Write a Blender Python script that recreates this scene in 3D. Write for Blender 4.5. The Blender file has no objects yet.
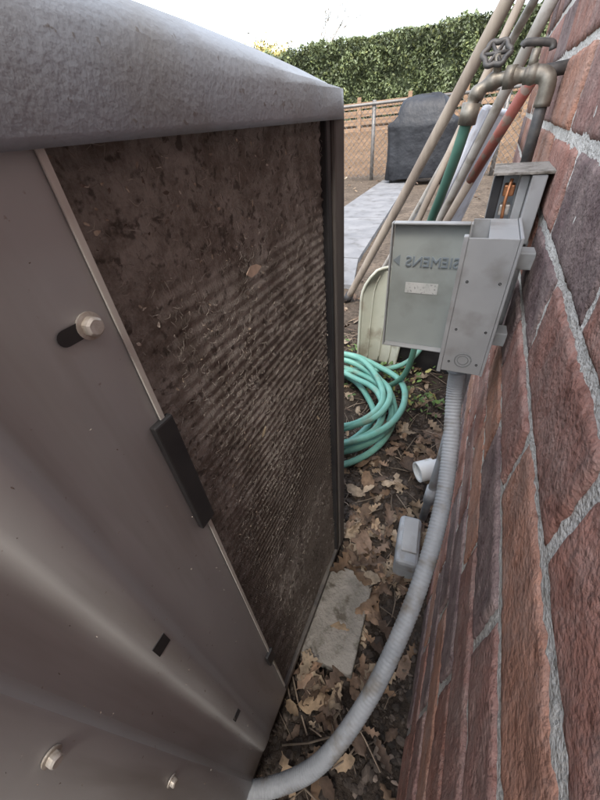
import bpy, bmesh, math, random
import numpy as np
from mathutils import Vector, Matrix, noise, Euler
random.seed(7); rng=np.random.default_rng(7)
sc=bpy.context.scene
def N(x,y,z,s=1.0): return noise.noise(Vector((x*s,y*s,z*s)))

# ---------------- materials ----------------
def mat(name,c1,c2=None,scale=5,rough=.7,bump=.2,bscale=60,attr=False,metal=0,detail=4,spec=.4,lo=.35,hi=.65,c3=None,s3=40,t3=.62,stretch=None,bdist=.002,soft=.06,st3=None,speck=None):
    m=bpy.data.materials.new(name); m.use_nodes=True
    nt=m.node_tree; b=nt.nodes['Principled BSDF']; L=nt.links
    tc=nt.nodes.new('ShaderNodeTexCoord'); src=tc.outputs['Object']; raw=src
    if stretch:
        mp=nt.nodes.new('ShaderNodeMapping'); mp.inputs['Scale'].default_value=stretch
        L.new(src,mp.inputs['Vector']); src=mp.outputs['Vector']
    n=nt.nodes.new('ShaderNodeTexNoise'); n.inputs['Scale'].default_value=scale; n.inputs['Detail'].default_value=detail; n.inputs['Roughness'].default_value=.62
    L.new(src,n.inputs['Vector'])
    r=nt.nodes.new('ShaderNodeValToRGB'); r.color_ramp.elements[0].position=lo; r.color_ramp.elements[1].position=hi
    r.color_ramp.elements[0].color=(*c1,1); r.color_ramp.elements[1].color=(*(c2 or c1),1)
    L.new(n.outputs['Fac'],r.inputs['Fac']); col=r.outputs['Color']
    def layer(col,s_,scale_,thr,soft_,c_,strength=1):
        n3=nt.nodes.new('ShaderNodeTexNoise'); n3.inputs['Scale'].default_value=scale_; n3.inputs['Detail'].default_value=4
        L.new(s_,n3.inputs['Vector'])
        r3=nt.nodes.new('ShaderNodeValToRGB'); r3.color_ramp.elements[0].position=thr; r3.color_ramp.elements[1].position=thr+soft_
        r3.color_ramp.elements[1].color=(strength,)*3+(1,)
        L.new(n3.outputs['Fac'],r3.inputs['Fac'])
        mx=nt.nodes.new('ShaderNodeMixRGB'); L.new(r3.outputs['Color'],mx.inputs['Fac']); L.new(col,mx.inputs[1]); mx.inputs[2].default_value=(*c_,1); return mx.outputs['Color']
    if c3:
        s_=src
        if st3:
            mp3=nt.nodes.new('ShaderNodeMapping'); mp3.inputs['Scale'].default_value=st3; L.new(raw,mp3.inputs['Vector']); s_=mp3.outputs['Vector']
        col=layer(col,s_,s3,t3,soft,c3)
    if speck: col=layer(col,raw,speck[1],speck[2],.04,speck[0],.7)
    if attr:
        a=nt.nodes.new('ShaderNodeAttribute'); a.attribute_name='Col'
        mx=nt.nodes.new('ShaderNodeMixRGB'); mx.blend_type='MULTIPLY'; mx.inputs['Fac'].default_value=1
        L.new(col,mx.inputs[1]); L.new(a.outputs['Color'],mx.inputs[2]); col=mx.outputs['Color']
    L.new(col,b.inputs['Base Color'])
    b.inputs['Roughness'].default_value=rough; b.inputs['Metallic'].default_value=metal; b.inputs['Specular IOR Level'].default_value=spec
    if bump:
        nb=nt.nodes.new('ShaderNodeTexNoise'); nb.inputs['Scale'].default_value=bscale; nb.inputs['Detail'].default_value=4
        L.new(src,nb.inputs['Vector'])
        bp=nt.nodes.new('ShaderNodeBump'); bp.inputs['Strength'].default_value=bump; bp.inputs['Distance'].default_value=bdist
        L.new(nb.outputs['Fac'],bp.inputs['Height']); L.new(bp.outputs['Normal'],b.inputs['Normal'])
    return m

# ---------------- mesh helpers ----------------
def empty(name):
    e=bpy.data.objects.new(name,None); sc.collection.objects.link(e); e.empty_display_size=.1; return e
def obj(name,v,f,m,parent=None,smooth=False,col=None):
    me=bpy.data.meshes.new(name); me.from_pydata([tuple(p) for p in v],[],[tuple(q) for q in f]); me.update()
    if m: me.materials.append(m)
    if smooth: me.polygons.foreach_set('use_smooth',[True]*len(me.polygons))
    if col is not None:
        a=me.color_attributes.new('Col','FLOAT_COLOR','POINT')
        c=np.ones((len(v),4)); c[:,:3]=np.array(col); a.data.foreach_set('color',c.ravel())
    o=bpy.data.objects.new(name,me); sc.collection.objects.link(o)
    if parent: o.parent=parent
    return o
def box(name,lo,hi,m,parent=None,bev=.003,rot=None,seg=2):
    lo=Vector(lo);hi=Vector(hi);c=(lo+hi)/2;d=hi-lo
    bm=bmesh.new(); bmesh.ops.create_cube(bm,size=1)
    for v in bm.verts: v.co=Vector((v.co.x*d.x,v.co.y*d.y,v.co.z*d.z))
    if bev: bmesh.ops.bevel(bm,geom=bm.edges[:]+bm.verts[:],offset=bev,segments=seg,affect='EDGES',profile=.6)
    R=Euler(rot).to_matrix() if rot else Matrix.Identity(3)
    for v in bm.verts: v.co=R@v.co+c
    me=bpy.data.meshes.new(name); bm.to_mesh(me); bm.free(); me.materials.append(m)
    o=bpy.data.objects.new(name,me); sc.collection.objects.link(o)
    if parent:o.parent=parent
    return o
def smooth_path(pts,n):
    P=[Vector(p) for p in pts]; P=[P[0]*2-P[1]]+P+[P[-1]*2-P[-2]]; out=[]
    for i in range(1,len(P)-2):
        for k in range(n):
            t=k/n;a,b,c,d=P[i-1],P[i],P[i+1],P[i+2]
            out.append(.5*((2*b)+(c-a)*t+(2*a-5*b+4*c-d)*t*t+(3*b-a-3*c+d)*t**3))
    out.append(P[-2]); return out
def tube_data(path,rad,seg=12):
    v=[];f=[];n=len(path)
    T=[(path[min(i+1,n-1)]-path[max(i-1,0)]).normalized() for i in range(n)]
    up=Vector((0,0,1)) if abs(T[0].z)<.9 else Vector((1,0,0))
    s=T[0].cross(up).normalized()
    for i in range(n):
        s=(s-T[i]*s.dot(T[i])).normalized(); w=T[i].cross(s)
        r=rad(i/(n-1)) if callable(rad) else rad
        for k in range(seg):
            a=2*math.pi*k/seg; v.append(path[i]+s*(r*math.cos(a))+w*(r*math.sin(a)))
    for i in range(n-1):
        for k in range(seg):
            k2=(k+1)%seg; f.append((i*seg+k,i*seg+k2,(i+1)*seg+k2,(i+1)*seg+k))
    f.append(tuple(range(seg))[::-1]); f.append(tuple((n-1)*seg+k for k in range(seg)))
    return v,f
def tube(name,pts,rad,m,parent=None,seg=14,n=1):
    path=smooth_path(pts,n) if n>1 else [Vector(p) for p in pts]
    v,f=tube_data(path,rad,seg); return obj(name,v,f,m,parent,True)
class Acc:
    def __init__(s): s.v=[];s.f=[];s.c=[]
    def add(s,v,f,c=(1,1,1)):
        o=len(s.v); s.v+= [tuple(p) for p in v]; s.f+=[tuple(i+o for i in q) for q in f]; s.c+=[c]*len(v)
    def make(s,name,m,parent=None,smooth=False): return obj(name,s.v,s.f,m,parent,smooth,s.c)

# ---------------- camera ----------------
H=.95
cam=bpy.data.cameras.new('camera'); co=bpy.data.objects.new('camera',cam); sc.collection.objects.link(co)
R=Vector((.9064,.4146,-.0819)); F=Vector((-.3696,.6836,-.6294))
F.normalize(); R=(R-F*R.dot(F)).normalized(); U=R.cross(F)
co.matrix_world=Matrix((( R.x,U.x,-F.x,0),(R.y,U.y,-F.y,0),(R.z,U.z,-F.z,H),(0,0,0,1)))
cam.sensor_fit='VERTICAL'; cam.sensor_height=24; cam.lens=24*338/800; cam.clip_start=.01; cam.clip_end=2000
sc.camera=co

# ---------------- world / light ----------------
w=bpy.data.worlds.new('World'); sc.world=w; w.use_nodes=True; nt=w.node_tree
bg=nt.nodes['Background']; sky=nt.nodes.new('ShaderNodeTexSky'); sky.sky_type='NISHITA'; sky.sun_disc=False
el=math.radians(58); az=math.radians(168)
sky.sun_elevation=el; sky.sun_rotation=az; sky.dust_density=3; sky.air_density=1.2
hs=nt.nodes.new('ShaderNodeHueSaturation'); hs.inputs['Saturation'].default_value=.5
nt.links.new(sky.outputs['Color'],hs.inputs['Color']); nt.links.new(hs.outputs['Color'],bg.inputs['Color'])
bg.inputs['Strength'].default_value=.66
sd=Vector((math.sin(az)*math.cos(el),math.cos(az)*math.cos(el),math.sin(el)))
sl=bpy.data.lights.new('sun','SUN'); sl.energy=2.2; sl.angle=math.radians(12); sl.color=(1,.94,.85)
so=bpy.data.objects.new('sun',sl); so.rotation_euler=sd.to_track_quat('Z','Y').to_euler(); sc.collection.objects.link(so)
sc.view_settings.view_transform='Standard'; sc.view_settings.look='None'; sc.view_settings.exposure=0

# ---------------- ground ----------------
def ramp(a,b,x): t=min(1,max(0,(x-a)/(b-a))); return t*t*(3-2*t)
def gh(x,y):
    h=0
    if -3<x<1 and -1.5<y<4:
        h=.016*N(x,y,0,5)+.010*N(x,y,3,22)+.007*N(x,y,7,60)
        h+=.02*ramp(.02,.075,x)
    h+=-.012*ramp(2.2,3.2,y) if y<8 else -.012
    h+=1.15*ramp(8.3,12.3,y)+ (.06*N(x,y,1,1.5)+.03*N(x,y,1,6) if y>8 else 0)
    return h
xs=np.concatenate([-np.geomspace(400,2.2,40),np.arange(-2.1,-.55,.04),np.arange(-.55,.12,.0085),np.geomspace(.14,400,18)])
ys=np.concatenate([-np.geomspace(400,.5,16),np.arange(-.4,-.1,.03),np.arange(-.1,1.5,.0085),np.arange(1.5,4,.05),np.arange(4.1,13,.1),np.geomspace(13.3,600,16)])
v=[(x,y,gh(x,y)) for y in ys for x in xs]; nx=len(xs)
f=[(j*nx+i,j*nx+i+1,(j+1)*nx+i+1,(j+1)*nx+i) for j in range(len(ys)-1) for i in range(nx-1)]
col=[]
for (x,y,z) in v:
    k=N(x,y,5,3)*.5+.5; soil=np.array((.046,.037,.030))*(.6+.8*k)
    k2=.5+N(x,y,9,6); dirt=np.array((.095,.077,.06))*(.6+.5*k+.3*k2); mulch=np.array((.125,.085,.055))*(.6+.5*k+.4*k2)
    t=ramp(1.3,3.0,y-.3*x); c=soil*(1-t)+dirt*t; t=ramp(8.0,8.8,y); c=c*(1-t)+mulch*t
    if y>12.9: c=np.array((.10,.11,.05))
    col.append(c)
m_ground=mat('soil',(.6,.57,.55),(1.35,1.3,1.25),scale=30,rough=.95,bump=1,bscale=120,attr=True,c3=(2.4,2.1,1.8),s3=160,t3=.64,bdist=.008,spec=.2)
obj('ground',v,f,m_ground,None,True,col)

m_conc=mat('concrete',(.135,.137,.142),(.195,.195,.197),scale=4,rough=.9,bump=.3,bscale=80,c3=(.10,.097,.094),s3=9,t3=.52,soft=.2)
pe=[(-.72,2.3,-1.62),(-.86,2.9,-1.66),(-1.0,4.4,-1.7),(-1.14,5.9,-1.73),(-1.28,7.4,-1.76)]
e=empty('concrete_path')
for i in range(4):
    a=pe[i];b=pe[i+1]; g=.010; y0=a[1]+g;y1=b[1]-g
    vv=[(a[2],y0,-.06),(a[0],y0,-.06),(b[0],y1,-.06),(b[2],y1,-.06),(a[2],y0,.03),(a[0],y0,.03),(b[0],y1,.03),(b[2],y1,.03)]
    obj('slab_%d'%(i+1),vv,[(0,3,2,1),(4,5,6,7),(0,1,5,4),(1,2,6,5),(2,3,7,6),(3,0,4,7)],m_conc,e)

# ---------------- brick house ----------------
house=empty('brick_house'); WX=.077; HY0=-1.6; HZ=1.95  # walls kept low and short to let sky light into the gap
def brickmat():
    m=mat('brick',(.76,.74,.73),(1.18,1.14,1.11),scale=26,rough=.92,bump=1,bscale=240,attr=True,c3=(.55,.48,.45),s3=95,t3=.58,soft=.1,bdist=.003,spec=.2)
    nt=m.node_tree; b=nt.nodes['Principled BSDF']
    tc=nt.nodes.new('ShaderNodeTexCoord'); n=nt.nodes.new('ShaderNodeTexNoise'); n.inputs['Scale'].default_value=14; n.inputs['Detail'].default_value=9; n.inputs['Roughness'].default_value=.8
    nt.links.new(tc.outputs['Object'],n.inputs['Vector'])
    r=nt.nodes.new('ShaderNodeValToRGB'); r.color_ramp.elements[0].position=.44; r.color_ramp.elements[1].position=.72; r.color_ramp.elements[1].color=(.6,.6,.6,1)
    nt.links.new(n.outputs['Fac'],r.inputs['Fac'])
    mx=nt.nodes.new('ShaderNodeMixRGB'); old=b.inputs['Base Color'].links[0].from_socket
    nt.links.new(r.outputs['Color'],mx.inputs['Fac']); nt.links.new(old,mx.inputs[1]); mx.inputs[2].default_value=(.42,.335,.295,1)
    nt.links.new(mx.outputs['Color'],b.inputs['Base Color']); return m
m_brick=brickmat()
m_mortar=mat('mortar',(.50,.475,.43),(.66,.63,.575),scale=30,rough=.95,bump=1,bscale=300,c3=(.34,.315,.28),s3=180,t3=.58,bdist=.004,spec=.2)
CH=.09; J=.0120; BL=.235
A=Acc(); zc=.9115
for k in range(-13,11):
    z0=zc-CH*k-CH+J/2; z1=zc-CH*k-J/2
    if z1<0.0 or z1>HZ: continue
    off=(BL/2 if k%2 else 0)+.035
    j=-9
    while True:
        y0=off+BL*j; y1=y0+BL-J; j+=1
        if y0>1.87: break
        if y1<HY0: continue
        y1=min(y1,1.875); y0=max(y0,HY0)
        if y1-y0<.03: continue
        near=(y1>-.15 and y0<1.1 and z0<1.3)
        ny,nz=(48,16) if near else (7,3)
        rr=random.Random(k*97+j); tone=rr.random()
        base=np.array((.305,.150,.113))*(1-tone)+np.array((.225,.135,.12))*tone
        if rr.random()<.22: base=np.array((.355,.19,.135))
        if rr.random()<.18: base=np.array((.165,.118,.115))
        base*=rr.uniform(.85,1.12)
        dx=rr.uniform(-.0018,.0010); tl=rr.uniform(-.003,.003); seed=rr.uniform(0,50)
        vs=[]
        for b in range(-1,nz+2):
            for a in range(-1,ny+2):
                aa=min(max(a,0),ny); bb=min(max(b,0),nz)
                u=aa/ny; t=bb/nz; y=y0+(y1-y0)*u; z=z0+(z1-z0)*t+tl*(u-.5)
                skirt=(a!=aa or b!=bb); edge=(aa in(0,ny)) or (bb in(0,nz))
                if near:
                    if bb in(0,nz): z+=.0018*N(y,seed,bb,30)+.0016*N(y,seed,bb,130)
                    if aa in(0,ny): y+=.0022*N(z,seed,aa,60)
                    x=WX+dx+.0010*N(y,z,seed,35)+.0005*N(y,z,seed,170)+.0010*ramp(.3,.5,N(y,z,seed+9,70))-.0008
                else: x=WX+dx
                if edge: x+=.0022 if near else .001
                if skirt: x+=.02
                vs.append((x,y,z))
        W=ny+3; fs=[(b*W+a,(b+1)*W+a,(b+1)*W+a+1,b*W+a+1) for b in range(nz+2) for a in range(W-1)]
        A.add(vs,fs,tuple(base))
A.make('brick_courses',m_brick,house,True)
ysm=np.concatenate([np.arange(HY0,-.1,.1),np.arange(-.1,1.1,.004),np.arange(1.1,1.88,.02)]); zsm=np.concatenate([np.arange(-.05,1.3,.004),np.arange(1.32,HZ,.05)])
def mh(y,z): return WX+.0021+.0018*N(y,z,0,25)+.0014*N(y,z,4,120)
v=[(mh(y,z),y,z) for z in zsm for y in ysm]; nn=len(ysm)
f=[(j*nn+i,(j+1)*nn+i,(j+1)*nn+i+1,j*nn+i+1) for j in range(len(zsm)-1) for i in range(nn-1)]
obj('mortar_joints',v,f,m_mortar,house,True)
mb=bpy.data.materials.new('brickwork_side'); mb.use_nodes=True; nt=mb.node_tree
bt=nt.nodes.new('ShaderNodeTexBrick'); tc=nt.nodes.new('ShaderNodeTexCoord'); mp=nt.nodes.new('ShaderNodeMapping'); mp.inputs['Rotation'].default_value=(math.radians(90),0,0)
nt.links.new(tc.outputs['Object'],mp.inputs[0]); nt.links.new(mp.outputs[0],bt.inputs['Vector'])
bt.inputs['Scale'].default_value=1; bt.inputs['Brick Width'].default_value=BL; bt.inputs['Row Height'].default_value=.09; bt.inputs['Mortar Size'].default_value=.007
bt.inputs['Color1'].default_value=(.31,.155,.115,1); bt.inputs['Color2'].default_value=(.22,.13,.12,1); bt.inputs['Mortar'].default_value=(.55,.52,.48,1)
nt.links.new(bt.outputs['Color'],nt.nodes['Principled BSDF'].inputs['Base Color']); nt.nodes['Principled BSDF'].inputs['Roughness'].default_value=.9
box('walls',(WX+.012,HY0,-.1),(5,1.878,HZ),mb,house,bev=0)
m_roof=mat('shingles',(.09,.085,.08),(.14,.13,.12),scale=20,rough=.9)
rv=[(WX+.005,HY0-.05,HZ+.003),(WX+.005,1.9,HZ+.003),(5.1,1.9,HZ+.003),(5.1,HY0-.05,HZ+.003),(2.6,HY0-.05,HZ+.9),(2.6,1.9,HZ+.9)]
obj('roof',rv,[(0,1,5,4),(2,3,4,5),(1,2,5),(3,0,4),(0,3,2,1)],m_roof,house)  # shaped without an eave overhang so sky light falls into the gap

# ---------------- air conditioner ----------------
ac=empty('air_conditioner'); FX=-.16; Y0,Y1=-.50,.47; XB=-.98
m_metal=mat('painted_sheet_metal',(.385,.39,.385),(.46,.465,.455),scale=5,rough=.46,bump=.14,bscale=40,c3=(.325,.315,.295),s3=14,t3=.50,soft=.22,spec=.5,stretch=(1,1,.5),st3=(1,2.5,.22),speck=((.24,.20,.16),170,.70))
m_edge=mat('pale_edge',(.48,.46,.42),(.58,.56,.51),scale=40,rough=.5,bump=.1,stretch=(1,1,.2),c3=(.28,.24,.19),s3=30,t3=.56)  # edge strip in a paler tone than the panel
m_cap=mat('sky_tinted_cap',(.235,.265,.30),(.29,.32,.355),scale=5,rough=.46,bump=.25,bscale=300,spec=.5,c3=(.215,.225,.23),s3=18,t3=.46,soft=.25,speck=((.13,.115,.10),150,.66))  # blue-grey base colour carries the sky's reflection on the cap
m_dark=mat('black_plastic',(.02,.02,.022),(.035,.034,.034),scale=20,rough=.5,bump=.1)
m_post=mat('dark_frame',(.07,.064,.06),(.14,.125,.11),scale=25,rough=.6,bump=.2,stretch=(1,1,.15))
prof=[(.1055,-.012),(.105,0),(.103,.001),(.040,.001),(.036,.002),(.031,.0075),(.027,.0085),(.013,.0085),(.009,.0075),(.003,.002),(-.001,.001),(-.022,.001),(-.026,.002),(-.031,.010),(-.035,.011),(-.062,.011),(-.066,.010),(-.071,.002),(-.075,.001),(-.12,.001),(-.125,.009),(-.16,.009),(-.165,.001),(-.30,.001),(-.305,.009),(-.34,.009),(-.345,.001),(-.49,.001),(-.50,-.01)]
zz=[.055,.06,.075,.09,.11]+list(np.linspace(.15,.96,28))
v=[]
for z in zz:
    for (y,o) in prof:
        t=ramp(.055,.10,z); v.append((FX+o*t+.0014*N(y*3,z,0,6)+(0 if z>.056 else -.01),y,z))
n=len(prof)
f=[(j*n+i,j*n+i+1,(j+1)*n+i+1,(j+1)*n+i) for j in range(len(zz)-1) for i in range(n-1)]
o=obj('access_panel',v,f,m_metal,ac,True)
es=o.modifiers.new('e','EDGE_SPLIT'); es.split_angle=math.radians(35)
box('panel_edge_strip',(FX+.0018,.1025,.10),(FX+.0032,.1062,.955),m_edge,ac,bev=.0005)
def coilmat():
    m=mat('coil_fins',(.165,.142,.120),(.245,.215,.183),scale=7,rough=.9,bump=.0,spec=.15)
    nt=m.node_tree;b=nt.nodes['Principled BSDF'];L=nt.links
    def new(t): return nt.nodes.new(t)
    tc=new('ShaderNodeTexCoord')
    a=new('ShaderNodeAttribute'); a.attribute_name='Col'
    sep=new('ShaderNodeSeparateColor'); L.new(a.outputs['Color'],sep.inputs[0])
    n=new('ShaderNodeTexNoise'); n.inputs['Scale'].default_value=75; n.inputs['Detail'].default_value=9; n.inputs['Roughness'].default_value=.85; L.new(tc.outputs['Object'],n.inputs['Vector'])
    s=new('ShaderNodeMath');s.operation='MULTIPLY_ADD';L.new(n.outputs['Fac'],s.inputs[0]);s.inputs[1].default_value=1.5;L.new(sep.outputs[0],s.inputs[2])
    r=new('ShaderNodeValToRGB');r.color_ramp.elements[0].position=.0;r.color_ramp.elements[1].position=1;r.color_ramp.elements[1].color=(.95,.95,.95,1)
    mr=new('ShaderNodeMapRange'); mr.inputs[1].default_value=.88; mr.inputs[2].default_value=1.22; L.new(s.outputs[0],mr.inputs[0]); L.new(mr.outputs[0],r.inputs['Fac'])
    n5=new('ShaderNodeTexNoise'); n5.inputs['Scale'].default_value=24; n5.inputs['Detail'].default_value=9; n5.inputs['Roughness'].default_value=.8; L.new(tc.outputs['Object'],n5.inputs['Vector'])
    r5=new('ShaderNodeValToRGB');r5.color_ramp.elements[0].position=.42;r5.color_ramp.elements[1].position=.58;r5.color_ramp.elements[0].color=(.27,.235,.20,1);r5.color_ramp.elements[1].color=(.54,.50,.45,1);L.new(n5.outputs['Fac'],r5.inputs['Fac'])
    mx=new('ShaderNodeMixRGB');old=b.inputs['Base Color'].links[0].from_socket;L.new(r.outputs['Color'],mx.inputs['Fac']);L.new(old,mx.inputs[1]);L.new(r5.outputs['Color'],mx.inputs[2])
    n4=new('ShaderNodeTexNoise'); n4.inputs['Scale'].default_value=150; n4.inputs['Detail'].default_value=5; L.new(tc.outputs['Object'],n4.inputs['Vector'])
    r4=new('ShaderNodeValToRGB');r4.color_ramp.elements[0].position=.56;r4.color_ramp.elements[1].position=.66;r4.color_ramp.elements[1].color=(.75,.75,.75,1);L.new(n4.outputs['Fac'],r4.inputs['Fac'])
    mx2=new('ShaderNodeMixRGB');L.new(r4.outputs['Color'],mx2.inputs['Fac']);L.new(mx.outputs['Color'],mx2.inputs[1]);mx2.inputs[2].default_value=(.095,.08,.067,1)
    L.new(mx2.outputs['Color'],b.inputs['Base Color'])
    wv=new('ShaderNodeTexWave');wv.bands_direction='Y';wv.inputs['Scale'].default_value=130;wv.inputs['Distortion'].default_value=1.2;L.new(tc.outputs['Object'],wv.inputs['Vector'])
    bp=new('ShaderNodeBump');bp.inputs['Strength'].default_value=.4;bp.inputs['Distance'].default_value=.001;L.new(wv.outputs['Fac'],bp.inputs['Height'])
    bp2=new('ShaderNodeBump');bp2.inputs['Strength'].default_value=1;bp2.inputs['Distance'].default_value=.004;L.new(n.outputs['Fac'],bp2.inputs['Height']);L.new(bp.outputs['Normal'],bp2.inputs['Normal']);L.new(bp2.outputs['Normal'],b.inputs['Normal'])
    return m
m_coil=coilmat()
def lint(y,z):
    t=.42*ramp(.40,.93,z)+.18*(1-ramp(.12,.40,y))
    return t+.26*N(y,z,1,7)+.22*N(y,z,3,19)+.16*N(y,z,5,48)
zs=np.arange(.055,.962,.0017); yy=np.linspace(.10,.42,110)
v=[];cc=[]
for z in zs:
    for y in yy:
        l=lint(y,z); lc=min(1,max(0,l))
        v.append((FX-.0105+.0013*math.sin(2*math.pi*z/.0102)*(1-.75*min(1,lc*1.4))+.001*N(y,z,2,14)+.0030*max(0,l-.2)+.0012*lc*N(y,z,6,160),y,z+.0012*N(y,z,8,9))); cc.append((lc,lc,lc))
n=len(yy); f=[(j*n+i,(j+1)*n+i,(j+1)*n+i+1,j*n+i+1) for j in range(len(zs)-1) for i in range(n-1)]
obj('condenser_coil',v,f,m_coil,ac,True,cc)
box('body',(XB+.012,Y0+.012,.06),(FX-.022,Y1-.012,.957),m_post,ac,bev=.01)
box('corner_post',(FX-.014,.436,.05),(FX+.001,Y1,.958),m_post,ac,bev=.004)
box('coil_edge_trim',(FX-.012,.419,.05),(FX-.002,.431,.958),m_dark,ac,bev=.002)
box('corner_flange',(FX-.03,Y1-.004,.05),(FX-.0145,Y1+.006,.958),m_post,ac,bev=.002)
for (x,y) in ((XB,Y1-.03),(XB,Y0)): box('corner_post_rear',(x,y,.05),(x+.03,y+.03,.957),m_post,ac)
box('base_pan',(XB-.005,Y0-.003,.042),(FX-.001,Y1+.003,.062),m_post,ac,bev=.004)
def ring(inset,r,z0,crown=1):
    x0,x1,y0,y1=XB-.006+inset,FX+.007-inset,Y0-.01+inset,Y1+.010-inset; r=max(r-inset*.5,.02); P=[]
    def arc(cx,cy,a0):
        for k in range(9):
            a=a0+math.pi/2*k/8; P.append((cx+r*math.cos(a),cy+r*math.sin(a)))
    T=np.linspace(0,1,14)[1:-1]
    arc(x1-r,y1-r,0)
    for t in T: P.append((x1-r+(x0+r-x1+r)*t,y1))
    arc(x0+r,y1-r,math.pi/2)
    for t in T: P.append((x0,y1-r+(y0+r-y1+r)*t))
    arc(x0+r,y0+r,math.pi)
    for t in T: P.append((x0+r+(x1-r-x0-r)*t,y0))
    arc(x1-r,y0+r,1.5*math.pi)
    for t in T: P.append((x1,y0+r+(y1-r-y0-r)*t))
    yc=(Y0+Y1)/2
    return [(x,y,z0-crown*.13*(y-yc)**2-crown*.02*max(0,(abs(x+.57)-.3))) for x,y in P]
rings=[ring(.006,.045,.952,0),ring(-.001,.045,.951,0),ring(-.002,.045,.955,0),ring(-.001,.045,.975,0),ring(0,.045,.990,.5),ring(.004,.045,1.001),ring(.012,.045,1.008),ring(.03,.05,1.014),ring(.07,.07,1.022),ring(.13,.12,1.030),ring(.17,.16,1.032),ring(.175,.16,1.02)]
v=[p for r in rings for p in r]; n=len(rings[0]); f=[(j*n+i,j*n+(i+1)%n,(j+1)*n+(i+1)%n,(j+1)*n+i) for j in range(len(rings)-1) for i in range(n)]
f.append(tuple((len(rings)-1)*n+i for i in range(n)))
obj('top_cap',v,f,m_cap,ac,True)
A=Acc()
for rr_ in np.arange(.04,.27,.018):
    A.add(*tube_data([Vector((-.57+rr_*math.cos(a),-.015+rr_*math.sin(a),1.04)) for a in np.linspace(0,2*math.pi,40)],.0022,6))
for a in np.linspace(0,math.pi,4)[:-1]:
    A.add(*tube_data([Vector((-.57+.27*math.cos(a),-.015+.27*math.sin(a),1.036)),Vector((-.57-.27*math.cos(a),-.015-.27*math.sin(a),1.036))],.003,6))
A.make('fan_guard',m_dark,ac,True)
m_bolt=mat('zinc_bolt',(.62,.60,.56),(.38,.33,.27),scale=120,rough=.4,metal=.5,bump=.2)
def bolt(y,z,x,r=.0058,slot=True):
    if slot:
        pts=[]
        for k in range(9): a=-math.pi/2+math.pi*k/8; pts.append((y+.004*math.cos(a),z+.004*math.sin(a)))
        for k in range(9): a=math.pi/2+math.pi*k/8; pts.append((y-.013+.004*math.cos(a),z+.004*math.sin(a)))
        obj('screw_slot',[(x+.0008,a,b) for a,b in pts],[tuple(range(len(pts)))],m_dark,ac)
    P=[(0,r*1.3),(.0012,r*1.3),(.0016,r*.95),(.0048,r*.92),(.0058,r*.7)]
    v=[];f=[];S=24
    for (d,q) in P:
        for k in range(S):
            a=2*math.pi*k/S; hx=1 if d<.0015 else (1-.06*abs(math.cos(3*a))); v.append((x+d,y+q*hx*math.cos(a),z+q*hx*math.sin(a)))
    for j in range(len(P)-1):
        for k in range(S): f.append((j*S+k,j*S+(k+1)%S,(j+1)*S+(k+1)%S,(j+1)*S+k))
    f.append(tuple((len(P)-1)*S+k for k in range(S)))
    obj('bolt',v,f,m_bolt,ac,False)
bolt(.090,.884,FX+.0015,.0052)
bolt(-.046,.70,FX+.0115,.004,False); bolt(-.046,.50,FX+.0115,.004,False)
for (y,z0,z1) in ((.101,.697,.812),(.101,.285,.325)):
    box('rubber_clip',(FX+.0005,y-.007,z0),(FX+.006,y+.009,z1),m_dark,ac,bev=.0015)
for (y,z) in ((.020,.655),(.020,.37)):
    box('knockout',(FX+.007,y-.006,z-.008),(FX+.0092,y+.006,z+.008),m_dark,ac,bev=.0003)
m_deb=mat('dry_debris',(.8,.8,.8),(1.2,1.2,1.2),scale=60,rough=.9,attr=True,bump=.3)
A=Acc()
def chip(x,y,z,s,c):
    a=random.uniform(0,6.28); q=random.uniform(.25,.6); vs=[]
    for t,wd in ((-1,.1),(-.4,1),(.4,.8),(1,.05)):
        for sg in(-1,1):
            p=t*s; o=sg*wd*s*q; vs.append((x+random.uniform(0,.0012)+abs(t)*.0006,y+p*math.cos(a)-o*math.sin(a),z+p*math.sin(a)+o*math.cos(a)))
    A.add(vs,[(0,1,3,2),(2,3,5,4),(4,5,7,6)],c)
for i in range(700):
    y=random.uniform(.11,.41); z=random.choice([random.uniform(.1,.95),random.uniform(.5,.95)]); s=random.uniform(.0006,.0022)
    if random.random()<.05: s*=2
    chip(FX-.0055+.002*max(0,lint(y,z)-.2),y,z,s,random.choice([(.42,.35,.27),(.30,.25,.2),(.46,.42,.36),(.14,.11,.09),(.10,.08,.065)]))
chip(FX-.001,.24,.86,.012,(.50,.38,.29)); chip(FX-.002,.35,.60,.007,(.50,.40,.26)); chip(FX-.002,.21,.70,.006,(.50,.42,.28))
for i in range(150):
    y=random.uniform(-.1,.10); z=random.uniform(.1,.95); chip(FX+.0028 if y>.04 or -.02<y<0 else FX+.0125,y,z,random.uniform(.0003,.0010),random.choice([(.20,.16,.13),(.15,.12,.10),(.5,.45,.38)]))
cnt=0
while cnt<4200:
    y=random.uniform(.11,.415); z=random.uniform(.08,.955)
    if random.random()>min(1,max(.04,lint(y,z)*2.2)): continue
    cnt+=1
    L_=random.uniform(.0015,.008); a=random.uniform(0,6.28); b=a+random.uniform(-1,1); x=FX-.008+.003*max(0,lint(y,z)-.2)
    p=[Vector((x,y,z)),Vector((x+random.uniform(.0003,.002),y+.5*L_*math.cos(a),z+.5*L_*math.sin(a))),Vector((x+random.uniform(-.0005,.001),y+.5*L_*(math.cos(a)+math.cos(b)),z+.5*L_*(math.sin(a)+math.sin(b))))]
    k=random.uniform(.45,1.15); A.add(*tube_data(p,random.uniform(.0001,.00024),3),(.42*k,.38*k,.33*k))
A.make('coil_lint',m_deb,ac)

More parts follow.
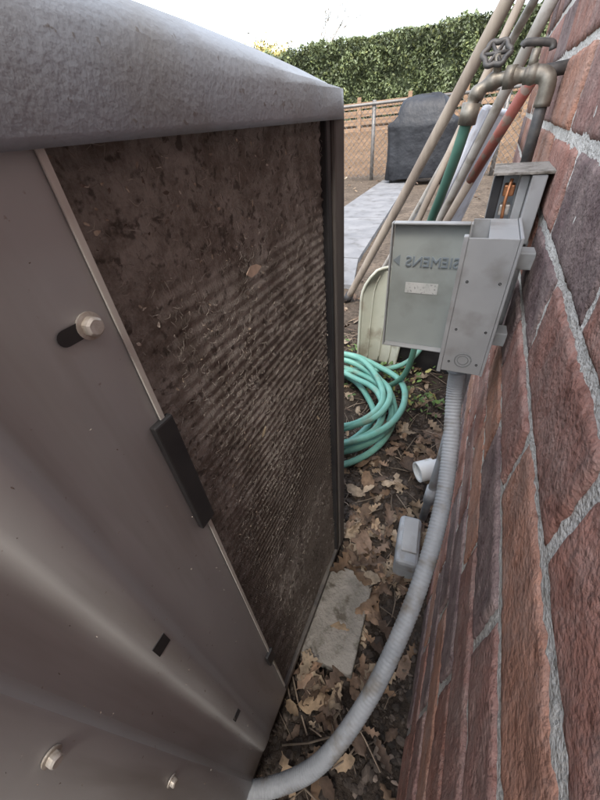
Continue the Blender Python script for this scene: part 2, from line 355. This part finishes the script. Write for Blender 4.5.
# ---------------- paver ----------------
m_pav=mat('cast_concrete',(.17,.158,.138),(.29,.27,.24),scale=14,rough=.95,bump=.9,bscale=140,c3=(.10,.088,.07),s3=34,t3=.54,bdist=.005,soft=.12)
box('concrete_paver',(-.30,.178,-.03),(-.050,.392,.038),m_pav,None,bev=.005,rot=(0,0,.04),seg=3)
box('concrete_paver',(-.95,-.45,-.02),(-.62,-.1,.040),m_pav,None,bev=.004)
box('concrete_paver',(-.95,.1,-.02),(-.62,.42,.040),m_pav,None,bev=.004)

# ---------------- disconnect box ----------------
eb=empty('electrical_disconnect_box')
m_grey=mat('grey_enamel',(.26,.265,.265),(.32,.325,.325),scale=8,rough=.5,bump=.08,bscale=60,c3=(.20,.195,.185),s3=20,t3=.52,soft=.2)
m_greyd=mat('grey_enamel_inside',(.25,.275,.265),(.31,.335,.32),scale=6,rough=.5,bump=.05,c3=(.21,.225,.21),s3=18,t3=.52,soft=.2)
m_cu=mat('copper',(.55,.25,.12),(.35,.16,.08),scale=60,rough=.4,metal=.8,bump=.1)
bx0,bx1,by0,by1,bz0,bz1=-.006,.050,.495,.60,.627,.824
t=.0025
box('side_near',(bx0,by0,bz0),(bx1,by0+t,bz1),m_grey,eb,bev=.0008)
box('side_far',(bx0,by1-t,bz0),(bx1,by1,bz1),m_grey,eb,bev=.0008)
box('back_plate',(bx1+.0003,by0-.001,bz0-.001),(bx1+.004,by1+.001,bz1+.001),m_grey,eb,bev=.0008)
for i,zz_ in enumerate((bz0+.03,bz1-.05)): box('mounting_bracket_%d'%(i+1),(bx1+.0043,by0+.045,zz_),(.079,by0+.075,zz_+.022),m_grey,eb,bev=.002)
box('bottom',(bx0+.0005,by0+t+.0003,bz0+.0005),(bx1-.0005,by1-t-.0003,bz0+t),m_grey,eb,bev=.0004)
box('top_lip',(bx0+.022,by0+t+.0003,bz1-t),(bx1-.0005,by1-t-.0003,bz1-.0005),m_grey,eb,bev=.0004)
box('front_flange',(bx0-.006,by0-.002,bz0-.003),(bx0-.0003,by0+.01,bz1+.002),m_grey,eb,bev=.001)
box('fuse_block',(bx0+.016,by0+.015,bz0+.03),(bx1-.005,by1-.015,bz1-.04),m_dark,eb,bev=.003)
def ringy(name,x,z,r,m,y,wd=.0012):
    v,f=tube_data([Vector((x+r*math.cos(a),y,z+r*math.sin(a))) for a in np.linspace(0,2*math.pi,28)],wd,6); obj(name,v,f,m,eb,True)
m_shadow=mat('recess_shade',(.18,.19,.19),rough=.6,bump=0)  # darker grey paints the groove shade around the knockout
ringy('knockout_ring',.022,.650,.0115,m_shadow,by0-.0002,.0008); ringy('knockout_ring_inner',.022,.650,.0075,m_shadow,by0-.0002,.0006)
for (x,z) in ((.003,.70),(.003,.77),(.042,.70),(.042,.77),(.042,.645),(.003,.645)): ringy('dimple',x,z,.0013,m_dark,by0-.0002,.0006)
cy=.585
box('cover_plate',(-.116,cy,.614),(-.008,cy+.002,.820),m_greyd,eb,bev=.0008)
box('cover_flange_top',(-.116,cy-.012,.8205),(-.008,cy+.002,.823),m_grey,eb,bev=.0008)
box('cover_flange_bottom',(-.116,cy-.012,.611),(-.008,cy+.002,.6135),m_grey,eb,bev=.0008)
box('cover_flange_left',(-.119,cy-.012,.611),(-.1165,cy+.002,.823),m_grey,eb,bev=.0008)
box('cover_flange_right',(-.0075,cy-.014,.611),(-.0045,cy+.002,.823),m_grey,eb,bev=.0008)
m_label=mat('paper_label',(.40,.41,.39),(.50,.50,.48),scale=40,rough=.7,bump=0,c3=(.25,.25,.25),s3=300,t3=.58)
box('label',(-.090,cy-.0006,.712),(-.038,cy-.0002,.730),m_label,eb,bev=0)
cu=bpy.data.curves.new('embossed_text','FONT'); cu.body='SIEMENS'; cu.size=.022; cu.extrude=.0010; cu.bevel_depth=.0003
to=bpy.data.objects.new('embossed_text',cu); sc.collection.objects.link(to); to.parent=eb
to.matrix_world=Matrix(((-1,0,0,-.012),(0,0,-1,cy-.0008),(0,1,0,.757),(0,0,0,1)))
m_emb=mat('embossed',(.17,.20,.22),rough=.5,bump=0); cu.materials.append(m_emb)
obj('embossed_arrow',[(-.114,cy-.001,.765),(-.103,cy-.001,.774),(-.103,cy-.001,.756)],[(0,2,1)],m_emb,eb)

fb=empty('electrical_junction_box'); ox,oz=-.006,-.010
box('shell_back',(.058+ox,.60,.80+oz),(.070,.70,.885+oz),m_grey,fb,bev=.002)
box('shell_top',(.012+ox,.598,.8855+oz),(.078,.70,.889+oz),m_pav,fb,bev=.001)
box('shell_far',(.014+ox,.697,.80+oz),(.0575+ox,.70,.885+oz),m_grey,fb,bev=.001)
box('insulator',(.014+ox,.615,.798+oz),(.026+ox,.64,.883+oz),m_dark,fb,bev=.002)
box('insulator_2',(.046+ox,.615,.798+oz),(.0575+ox,.65,.883+oz),m_grey,fb,bev=.002)
for i in range(3): box('terminal_%d'%i,(.029+ox,.618,.810+oz+.024*i),(.043+ox,.64,.824+oz+.024*i),m_cu if i!=1 else m_bolt,fb,bev=.002)
tube('wire',[(.036+ox,.612,.88+oz),(.034+ox,.605,.85+oz),(.038+ox,.608,.81+oz)],.0022,m_cu,fb,8,6)
tube('feed_conduit',[(.066,.62,.79),(.066,.61,.72),(.064,.60,.66)],.0075,m_grey,fb,10,6)

m_cond=mat('grey_pvc_jacket',(.23,.245,.26),(.31,.325,.34),scale=14,rough=.55,bump=.2,c3=(.18,.165,.145),s3=24,t3=.52,soft=.18)
pts=[(.020,.54,.627),(.024,.535,.56),(.038,.47,.48),(.044,.39,.42),(.038,.30,.365),(.022,.21,.30),(-.004,.125,.225),(-.045,.045,.155),(-.095,-.005,.11),(-.17,-.05,.09),(-.26,-.07,.09)]
path=smooth_path(pts,90)
v,f=tube_data(path,lambda t:.0138+.0005*math.sin(t*2*math.pi*170),18)
cd=empty('flexible_conduit'); obj('jacket',v,f,m_cond,cd,True)
tube('fitting_nut',[(.020,.541,.632),(.020,.5405,.630),(.0205,.5395,.602),(.0208,.539,.600)],.0175,m_cond,cd,8)
rc=empty('rigid_conduit_pipe')
tube('pipe',[(.036,.585,.63),(.036,.60,.3),(.030,.60,.06)],.0105,m_cond,rc,16)
tube('coupling',[(.0345,.60,.20),(.0325,.60,.14)],.0145,m_cond,rc,16)
fbx=empty('conduit_body_fitting')
box('housing',(-.022,.43,.01),(.034,.56,.115),m_cond,fbx,bev=.016,seg=4,rot=(.1,0,.1))
box('lid',(-.012,.455,.112),(.026,.545,.122),m_grey,fbx,bev=.004,seg=3,rot=(.1,0,.1))
m_white=mat('white_pvc',(.50,.52,.52),(.60,.61,.60),scale=12,rough=.4,bump=.05,c3=(.36,.33,.28),s3=25,t3=.56,soft=.12)
pv=empty('pvc_drain_pipe')
def hollow(name,p0,p1,r0,r1,m,par):
    P0=Vector(p0);P1=Vector(p1);d=(P1-P0).normalized(); s=d.orthogonal().normalized(); w_=d.cross(s); S=40; v=[];f=[]
    for (P,r) in ((P1,r0),(P0,r0),(P0,r1),(P0+d*.05,r1)):
        for k in range(S): a=2*math.pi*k/S; v.append(P+s*r*math.cos(a)+w_*r*math.sin(a))
    for j in range(3):
        for k in range(S): f.append((j*S+k,j*S+(k+1)%S,(j+1)*S+(k+1)%S,(j+1)*S+k))
    f.append(tuple(3*S+k for k in range(S))); return obj(name,v,f,m,par,False)
hollow('pipe',(-.005,.74,.085),(.08,.80,.09),.026,.022,m_white,pv)
hollow('socket',(-.012,.735,.085),(.03,.765,.087),.032,.027,m_white,pv)

# ---------------- faucet ----------------
fc=empty('outdoor_faucet'); m_brass=mat('weathered_brass',(.15,.13,.105),(.25,.23,.19),scale=60,rough=.5,metal=.6,bump=.4)
m_iron=mat('iron_pipe',(.07,.07,.07),(.13,.12,.11),scale=50,rough=.6,metal=.5,bump=.3)
tube('riser',[(.055,.83,.975),(.055,.83,.84)],.009,m_iron,fc)
tube('elbow',[(.055,.83,.94),(.055,.83,.968),(.045,.835,.980),(.02,.84,.982)],.012,m_brass,fc,14,6)
tube('body',[(.045,.835,.981),(.02,.84,.982),(-.005,.845,.982),(-.03,.85,.978),(-.048,.85,.965),(-.054,.85,.945)],lambda t:.0095+.004*math.sin(t*14)**2,m_brass,fc,16,8)
tube('hex_nut',[(.006,.842,.982),(-.008,.845,.982)],.017,m_brass,fc,6)
tube('stem',[(-.02,.848,.985),(-.028,.85,1.012)],.006,m_brass,fc)
A=Acc(); hc=Vector((-.029,.85,1.014))
tl_=Matrix.Rotation(.9,3,'X')
A.add(*tube_data([hc+tl_@Vector(((.019+.002*math.cos(6*a))*math.cos(a),(.019+.002*math.cos(6*a))*math.sin(a),0)) for a in np.linspace(0,2*math.pi,49)],.0042,8))
for a in (0,1.05,2.09):
    d_=tl_@Vector((.018*math.cos(a),.018*math.sin(a),0)); A.add(*tube_data([hc+d_,hc-d_],.0028,8))
A.make('handwheel',m_iron,fc,True)
tube('hose_collar',[(-.053,.85,.955),(-.056,.852,.925)],.0155,m_brass,fc,12)
tube('wall_pipe',[(.02,.84,.982),(.085,.84,.986)],.009,m_iron,fc)
tube('second_stem',[(.026,.84,.985),(.028,.84,1.012)],.0065,m_brass,fc)
tube('second_handle',[(.006,.84,1.016),(.012,.84,1.02),(.045,.845,1.016),(.05,.845,1.008)],.005,m_iron,fc,10,4)

# ---------------- hose ----------------
m_hose=mat('green_hose',(.10,.27,.225),(.16,.35,.295),scale=9,rough=.42,bump=.08,c3=(.14,.21,.165),s3=16,t3=.54,soft=.15)
m_hosed=mat('dark_green_hose',(.06,.15,.11),(.09,.20,.15),scale=9,rough=.45,bump=.05)
hz=empty('garden_hose')
tube('supply_hose',[(-.056,.852,.93),(-.066,.87,.88),(-.088,.93,.80),(-.110,.99,.72),(-.118,1.03,.6),(-.112,1.05,.45),(-.108,1.06,.34),(-.13,1.09,.2),(-.18,1.14,.10),(-.23,1.16,.06)],.0105,m_hosed,hz,14,10)
pts=[]; turns=8.5
for i in range(int(turns*24)):
    a=i/24*2*math.pi; k=i/24
    r=.232+.04*math.sin(k*2.3)+.014*math.sin(a*1.7+k)+.014*math.cos(3*a)
    cx=-.395+.02*math.sin(k*3.1); cyy=.955+.03*math.cos(k*1.9)
    pts.append((cx+r*.98*math.cos(a),cyy+r*1.15*math.sin(a),.034+.014*k+.012*math.sin(a*2+k*1.3)+.005*math.sin(a*5+k)))
tube('coil',pts,.0118,m_hose,hz,12,3)
tube('tail',[pts[-1],(pts[-1][0]+.05,pts[-1][1]+.08,.12),(-.2,1.28,.09),(-.10,1.42,.16),(-.08,1.5,.2)],.011,m_hose,hz,12,8)

# ---------------- scoop / poles / board ----------------
m_cream=mat('cream_plastic',(.36,.37,.31),(.45,.45,.38),scale=5,rough=.5,bump=.1,c3=(.27,.25,.20),s3=12,t3=.54,soft=.15)
m_wood=mat('weathered_wood',(.19,.155,.125),(.32,.275,.225),scale=14,rough=.8,bump=.5,bscale=60,stretch=(1,1,.12))
ws=empty('plastic_snow_shovel')
v=[];NU,NV=14,16
for j in range(NV+1):
    t=j/NV; z=.012+.47*t; wL=.085+.02*t-(.055*max(0,(t-.75)/.25)**2)
    for i in range(NU+1):
        u=i/NU*2-1; v.append((-.305+.035*t+u*wL,1.36-.05*u*u+.04*(1-t)**2+.03*t,z))
nn=NU+1; f=[(j*nn+i,j*nn+i+1,(j+1)*nn+i+1,(j+1)*nn+i) for j in range(NV) for i in range(NU)]
o=obj('scoop',v,f,m_cream,ws,True); sm=o.modifiers.new('s','SOLIDIFY'); sm.thickness=.006
edge=[v[j*nn] for j in range(NV+1)]+[v[NV*nn+i] for i in range(1,NU+1)]+[v[j*nn+NU] for j in range(NV-1,-1,-1)]
tube('rim',edge,.006,m_cream,ws,8)
for u in (3,7,11): tube('rib',[tuple(Vector(v[j*nn+u])-Vector((0,.004,0))) for j in range(1,NV)],.003,m_cream,ws,8)
tube('handle',[(-.27,1.40,.45),(-.10,1.60,.95),(.02,1.74,1.30)],.013,m_wood,ws,12)
def pole(name,a,b,r,m):
    e=empty(name); tube('shaft',[a,tuple((Vector(a)+Vector(b))/2+Vector((.003,0,-.004))),b],r,m,e,16,8); return e
m_pvc2=mat('beige_pvc',(.30,.275,.24),(.40,.375,.34),scale=8,rough=.5,bump=.08,c3=(.20,.175,.14),s3=18,t3=.55,soft=.12)
m_red=mat('red_paint',(.23,.06,.045),(.31,.12,.09),scale=14,rough=.5,bump=.1,c3=(.20,.14,.11),s3=30,t3=.56)
e=pole('wooden_pole',(-.70,2.11,0),(.045,1.70,1.40),.022,m_wood)
tube('end_sleeve',[(-.70,2.11,0),(-.675,2.096,.05)],.027,m_dark,e)
e=pole('plastic_pole',(-.60,2.48,.0),(.05,1.77,1.26),.014,m_pvc2)
tube('tip',[(-.60,2.48,0),(-.58,2.458,.04)],.018,m_dark,e)
e=pole('plastic_pole',(-.38,2.2,.0),(.060,1.50,1.16),.017,m_pvc2)
tube('ferrule',[(-.38,2.2,0),(-.36,2.168,.053)],.021,m_dark,e)
rk=empty('garden_rake')
tube('handle_lower',[(-.35,1.94,0.05),(-.045,1.325,.78)],.013,m_wood,rk)
tube('grip',[(-.047,1.329,.776),(.05,1.14,1.0)],.0135,m_red,rk)
tube('head_bar',[(-.48,1.93,.05),(-.22,1.98,.05)],.008,m_iron,rk,8)
for i in range(9):
    x=-.47+.03*i; tube('tine_%d'%i,[(x,1.935+.005*i,.05),(x,1.90,.01)],.003,m_iron,rk,6)
m_tab=mat('white_plastic_table',(.44,.47,.53),(.55,.57,.61),scale=3,rough=.5,bump=.05,c3=(.35,.35,.37),s3=9,t3=.54,soft=.15)
bd=empty('folding_table')
q=[Vector(p) for p in ((-.40,2.05,.0),(-.055,1.96,.93),(.04,2.25,.90),(-.22,2.45,.0))]
nrm=(q[1]-q[0]).cross(q[3]-q[0]).normalized()*.03
obj('top',[p for p in q]+[p+nrm for p in q],[(0,1,2,3),(7,6,5,4),(0,4,5,1),(1,5,6,2),(2,6,7,3),(3,7,4,0)],m_tab,bd)
for a,b in ((0,1),(1,2),(2,3),(3,0)): tube('edge',[q[a]+nrm*.5,q[b]+nrm*.5],.017,m_tab,bd,10)
pl=empty('black_planter_tray')
v=[];f=[]
for a,b,z in [((-.22,1.42),(.04,1.62),.0),((-.235,1.405),(.055,1.635),.13),((-.245,1.395),(.063,1.645),.132),((-.245,1.395),(.063,1.645),.14),((-.228,1.412),(.048,1.628),.14),((-.215,1.425),(.037,1.612),.03)]:
    v+=[(a[0],a[1],z),(b[0],a[1],z),(b[0],b[1],z),(a[0],b[1],z)]
for j in range(5):
    for k in range(4): f.append((j*4+k,j*4+(k+1)%4,(j+1)*4+(k+1)%4,(j+1)*4+k))
f.append((20,21,22,23)); f.append((3,2,1,0)); obj('tray',v,f,m_dark,pl)

# ---------------- leaves / twigs / crumbs ----------------
m_leaf=mat('dead_leaf',(.6,.57,.54),(1.25,1.2,1.15),scale=45,rough=.75,bump=.5,bscale=90,attr=True)
def leaf(A,x,y,z,s,yaw,tilt,curl,c,oak=True):
    st=14; vs=[];fs=[]
    ca,sa=math.cos(yaw),math.sin(yaw); rx=random.uniform(-tilt,tilt); ry=random.uniform(-tilt,tilt); asp=random.uniform(.19,.27); ben=random.uniform(-.5,.5)
    for i in range(st):
        t=i/(st-1); w_=asp*math.sin(math.pi*min(1,t*.9+.06))**.8
        if oak: w_*=(1.0,.82,.42)[(i+1)%3]
        if i<2: w_=.012
        if i==st-1: w_=.03
        l=(t-.5)*s
        for side in(-1,0,1):
            ww=w_*random.uniform(.75,1.2)
            px=l+(.06*s if (side and (i+1)%3==0) else 0); py=side*ww*s+ben*s*(t-.5)**2
            pz=curl*s*(abs(side)*ww*1.4+(t-.5)**2*1.2)+.03*s*math.sin(i*2+side*3)+px*math.sin(rx)+py*math.sin(ry)
            vs.append((x+px*ca-py*sa,y+px*sa+py*ca,z+pz))
    for i in range(st-1):
        b=i*3; fs+=[(b,b+1,b+4,b+3),(b+1,b+2,b+5,b+4)]
    A.add(vs,fs,c)
LC=[(.23,.155,.10),(.30,.225,.15),(.165,.11,.07),(.35,.285,.21),(.115,.08,.058),(.25,.175,.125),(.14,.10,.075)]
def blocked(x,y):
    if x>.068 and y<1.9: return True
    if -.17<x<-.055 and .18<y<.39: return random.random()<.93
    if x<-.15 and y<.46: return True
    return False
A=Acc()
for i in range(1600):
    if i<420: x=random.uniform(-.2,.07); y=random.uniform(.0,1.0)
    elif i<480: x=random.uniform(-.15,.0); y=random.choice([random.uniform(.13,.19),random.uniform(.38,.45)])
    elif i<920: x=random.uniform(-1.1,.07); y=random.uniform(.5,2.2)
    else: x=random.uniform(-4,0.5); y=random.uniform(2,11)
    if blocked(x,y): continue
    if y<.12 and random.random()<.5: continue
    if N(x,y,11,5)<-.08 and random.random()<.7: continue
    s=random.uniform(.03,.075) if random.random()<.8 else random.uniform(.075,.105)
    if y<.25: s=min(s,.065)
    k=random.uniform(.55,1.1); c=random.choice(LC); c=tuple(q*k for q in c)
    zb=gh(x,y)+random.uniform(.003,.024)
    if -.17<x<-.05 and .17<y<.395: zb=max(zb,.044)
    if -1.75<x<-.75 and y>2.3 and y<7.5:
        zb=.036
        if random.random()<.8: continue
    leaf(A,x,y,zb,s,random.uniform(0,6.28),.5,random.uniform(-.7,.9),c,random.random()<.7)
A.make('fallen_leaves',m_leaf,None,True)
A=Acc()
for i in range(520):
    x=random.uniform(-.6,.07); y=random.uniform(0,1.7)
    if blocked(x,y): continue
    L_=random.uniform(.02,.12); a=random.uniform(0,6.28); z=gh(x,y)+.006
    dx,dy=L_*math.cos(a),L_*math.sin(a)
    if x+dx>.07: dx=-dx
    p=[Vector((x,y,z)),Vector((x+dx*.5+random.uniform(-.006,.006),y+dy*.5,z+random.uniform(.003,.014))),Vector((x+dx,y+dy,z+random.uniform(-.002,.02)))]
    k=random.uniform(.4,1.0); A.add(*tube_data(p,random.uniform(.0006,.0019),5),(.28*k,.22*k,.165*k))
A.make('twigs',m_deb,None,True)
A=Acc()
bm=bmesh.new(); bmesh.ops.create_icosphere(bm,subdivisions=1,radius=1); iv=[v.co.copy() for v in bm.verts]; iff=[tuple(v.index for v in q.verts) for q in bm.faces]; bm.free()
for i in range(4600):
    x=random.uniform(-.3,.075); y=random.uniform(-.12,1.3); r=random.uniform(.0015,.007)*(1 if random.random()<.9 else 1.7)
    sx,sy,sz=r*random.uniform(.6,1.7),r*random.uniform(.6,1.7),r*random.uniform(.4,.9)
    z=gh(x,y)+sz*.3; k=random.uniform(.4,1.6)
    if random.random()<.06: k*=3
    A.add([(x+p.x*sx*random.uniform(.7,1.2),y+p.y*sy*random.uniform(.7,1.2),z+p.z*sz) for p in iv],iff,(.052*k,.041*k,.033*k))
A.make('soil_crumbs',m_deb,None)
m_weed=mat('weed',(.8,.8,.8),(1.2,1.2,1.2),scale=30,rough=.6,attr=True,bump=.1)
A=Acc()
for (cx,cy_,n_,sp) in ((-.20,1.30,150,.14),(-.05,1.15,60,.08),(-.36,1.5,120,.16),(-.42,1.25,60,.1)):
    for i in range(n_):
        x=random.gauss(cx,sp*.6); y=random.gauss(cy_,sp*.6); z=gh(x,y)+random.uniform(.01,.06); s=random.uniform(.012,.03); k=random.uniform(.5,1.3)
        if x>.05: continue
        leaf(A,x,y,z,s,random.uniform(0,6.28),.8,.3,(.09*k,.155*k,.042*k) if random.random()<.75 else (.26*k,.25*k,.08*k),False)
A.make('weeds',m_weed,None,True)

# ---------------- fences ----------------
fn=empty('chain_link_fence'); m_galv=mat('galvanised',(.11,.105,.10),(.17,.16,.15),scale=10,rough=.5,metal=.3,bump=.1)
FY=7.75; x0,x1=-9,1.6; HT=1.13
tube('top_rail',[(x0,FY,HT),(x1,FY,HT)],.024,m_galv,fn,10)
for i,x in enumerate(np.arange(x0+.6,x1+.1,2.12)): tube('post_%d'%i,[(x-.05,FY+.03,-.1),(x-.05,FY+.03,HT+.05)],.034,m_galv,fn,10)
A=Acc(); d=.10; hgt=HT-.04
for k in np.arange(x0-hgt,x1,d):
    for sg in (1,-1):
        a=k;b=k+hgt
        za,zb=(.03,.03+hgt) if sg>0 else (.03+hgt,.03)
        if a<x0: continue
        A.add(*tube_data([Vector((a,FY,za)),Vector((b,FY,zb))],.0035,4))
A.make('wire_mesh',m_galv,fn)
wf=empty('wooden_fence'); m_plank=mat('cedar_planks',(.16,.10,.062),(.29,.19,.12),scale=3,rough=.85,bump=.4,stretch=(.3,1,8))
for r_ in range(4):
    for i,xa in enumerate(np.arange(-14,4,2.4)):
        zb=.66+.155*r_; box('board',(xa+.006,10.55,zb),(xa+2.39,10.58,zb+.112+.010*math.sin(i*3+r_)),m_plank,wf,bev=.004)
for i,xa in enumerate(np.arange(-14,4.1,1.2)): box('post',(xa-.045,10.50,.3),(xa+.045,10.547,1.34),m_plank,wf,bev=.005)

# ---------------- covered grill ----------------
gr=empty('covered_barbecue_grill'); m_cover=mat('grill_cover',(.010,.011,.014),(.022,.024,.029),scale=3,rough=.55,bump=.6,bscale=9,bdist=.03)
GX,GY=-1.12,7.2
prof=[(.08,.50,.27),(.10,.52,.28),(.35,.515,.275),(.6,.52,.28),(.78,.54,.30),(.82,.54,.30),(.86,.46,.28),(.92,.39,.26),(1.02,.37,.23),(1.10,.33,.17),(1.14,.26,.09),(1.15,.1,.03)]
S=64; v=[];f=[]
for (z,a,b) in prof:
    for k in range(S):
        th=2*math.pi*k/S; c_,s_=math.cos(th),math.sin(th); e_=.38
        wr=1+.04*math.sin(th*11+z*3)*(1-z/1.3)+.04*N(c_*2,s_*2,z*2,1)
        v.append((GX+a*wr*math.copysign(abs(c_)**e_,c_),GY+b*wr*math.copysign(abs(s_)**e_,s_),z+.03*N(c_,s_,z,3)))
for j in range(len(prof)-1):
    for k in range(S): f.append((j*S+k,j*S+(k+1)%S,(j+1)*S+(k+1)%S,(j+1)*S+k))
f.append(tuple((len(prof)-1)*S+k for k in range(S)))
obj('cover',v,f,m_cover,gr,True)
for sx in(-.42,.42):
    for sy in(-.18,.18): tube('leg',[(GX+sx,GY+sy,-.01),(GX+sx,GY+sy,.2)],.025,m_dark,gr,8)

# ---------------- hedge & trees ----------------
m_hl=mat('hedge_leaf',(.8,.8,.8),(1.2,1.2,1.2),scale=3,rough=.5,attr=True,bump=0)
def leafcloud(name,P,size,cols,parent=None,matl=None):
    n=len(P); a=rng.normal(size=(n,3)); a/=np.linalg.norm(a,axis=1)[:,None]; b=rng.normal(size=(n,3)); b=np.cross(a,b); b/=np.linalg.norm(b,axis=1)[:,None]
    s=(size*rng.uniform(.6,1.4,n))[:,None]
    V=np.stack([P-a*s,P+b*s*.5,P+a*s,P-b*s*.5],1).reshape(-1,3)
    me=bpy.data.meshes.new(name); me.vertices.add(4*n); me.vertices.foreach_set('co',V.ravel()); me.loops.add(4*n); me.polygons.add(n)
    me.loops.foreach_set('vertex_index',np.arange(4*n)); me.polygons.foreach_set('loop_start',np.arange(n)*4); me.polygons.foreach_set('loop_total',np.full(n,4)); me.update(calc_edges=True)
    ca=me.color_attributes.new('Col','FLOAT_COLOR','POINT'); C=np.ones((4*n,4)); C[:,:3]=np.repeat(cols,4,axis=0); ca.data.foreach_set('color',C.ravel())
    me.materials.append(matl or m_hl); o=bpy.data.objects.new(name,me); sc.collection.objects.link(o)
    if parent:o.parent=parent
    return o
hd=empty('hedge')
n=90000
x=rng.uniform(-13,3,n); face=rng.random(n)
y=np.where(face<.6,11.05+np.abs(rng.normal(0,.08,n)),rng.uniform(11,12.6,n)); z=np.where(face<.6,rng.uniform(.9,2.42,n),2.42-np.abs(rng.normal(0,.08,n)))
bul=np.array([N(a,b,c,2.2) for a,b,c in zip(x,y,z)]); bul2=np.array([N(a,b,c,7) for a,b,c in zip(x,y,z)])
y=y-bul*.22*(face<.6)-bul2*.06; z=z+bul*.12+bul2*.08
k=np.clip(.9+bul*.5+bul2*.7+rng.normal(0,.2,n),.35,2)[:,None]
cols=np.array((.105,.130,.060))*k; pick=rng.random(n)<.12; cols[pick]*=np.array((1.6,1.45,1.2))
leafcloud('leaves',np.stack([x,y,z],1),.036,cols,hd)
hv=[]; gx=np.linspace(-13,3,120)
for (yy_,zz_) in [(11.25,.7),(11.22,1.6),(11.25,2.2),(11.45,2.32),(12.4,2.32),(12.5,.7)]:
    for xx_ in gx: hv.append((xx_,yy_+.1*N(xx_,zz_,0,2),zz_+.06*N(xx_,yy_,4,2)))
hf=[(j*120+i,j*120+i+1,(j+1)*120+i+1,(j+1)*120+i) for j in range(5) for i in range(119)]
obj('dark_core',hv,hf,mat('hedge_core',(.03,.04,.02),(.06,.075,.035),scale=6,rough=.9),hd)  # solid dark green shell filling the hedge behind its leaves
m_bark=mat('bark',(.22,.19,.16),(.34,.30,.26),scale=12,rough=.9,bump=.5)
def tree(name,bx,by,bz,h,seed,leafc=None,nl=0,depth=5,r0=.1):
    e=empty(name); rd=random.Random(seed); A=Acc(); tips=[]
    def br(p,d,L_,r,k):
        q=p+d*L_*.5+Vector((rd.uniform(-1,1),rd.uniform(-1,1),0))*L_*.05; s=p+d*L_
        A.add(*tube_data([p,q,s],lambda t:r*(1-.35*t),6 if k>2 else 4)); tips.append(s)
        if k==0: return
        for i in range(rd.choice([2,3,3])):
            nd=(d+Vector((rd.uniform(-1,1),rd.uniform(-1,1),rd.uniform(-.2,.7)))*.75).normalized()
            br(p+d*L_*rd.uniform(.6,1),nd,L_*rd.uniform(.6,.8),r*.6,k-1)
    br(Vector((bx,by,bz)),Vector((0,0,1)),h*.3,r0,depth); A.make('limbs',m_bark,e,True)
    if nl:
        T=np.array([tuple(t) for t in tips]); idx=rng.integers(0,len(T),nl); P=T[idx]+rng.normal(0,.22,(nl,3))
        leafcloud('foliage',P,.06,np.array(leafc)*rng.uniform(.6,1.5,(nl,1)),e)
tree('bare_tree',-9.5,24,1.1,7,3,r0=.07)
tree('leafy_tree',-8.2,16,1.1,2.9,9,(.34,.29,.10),6000,4,.06)
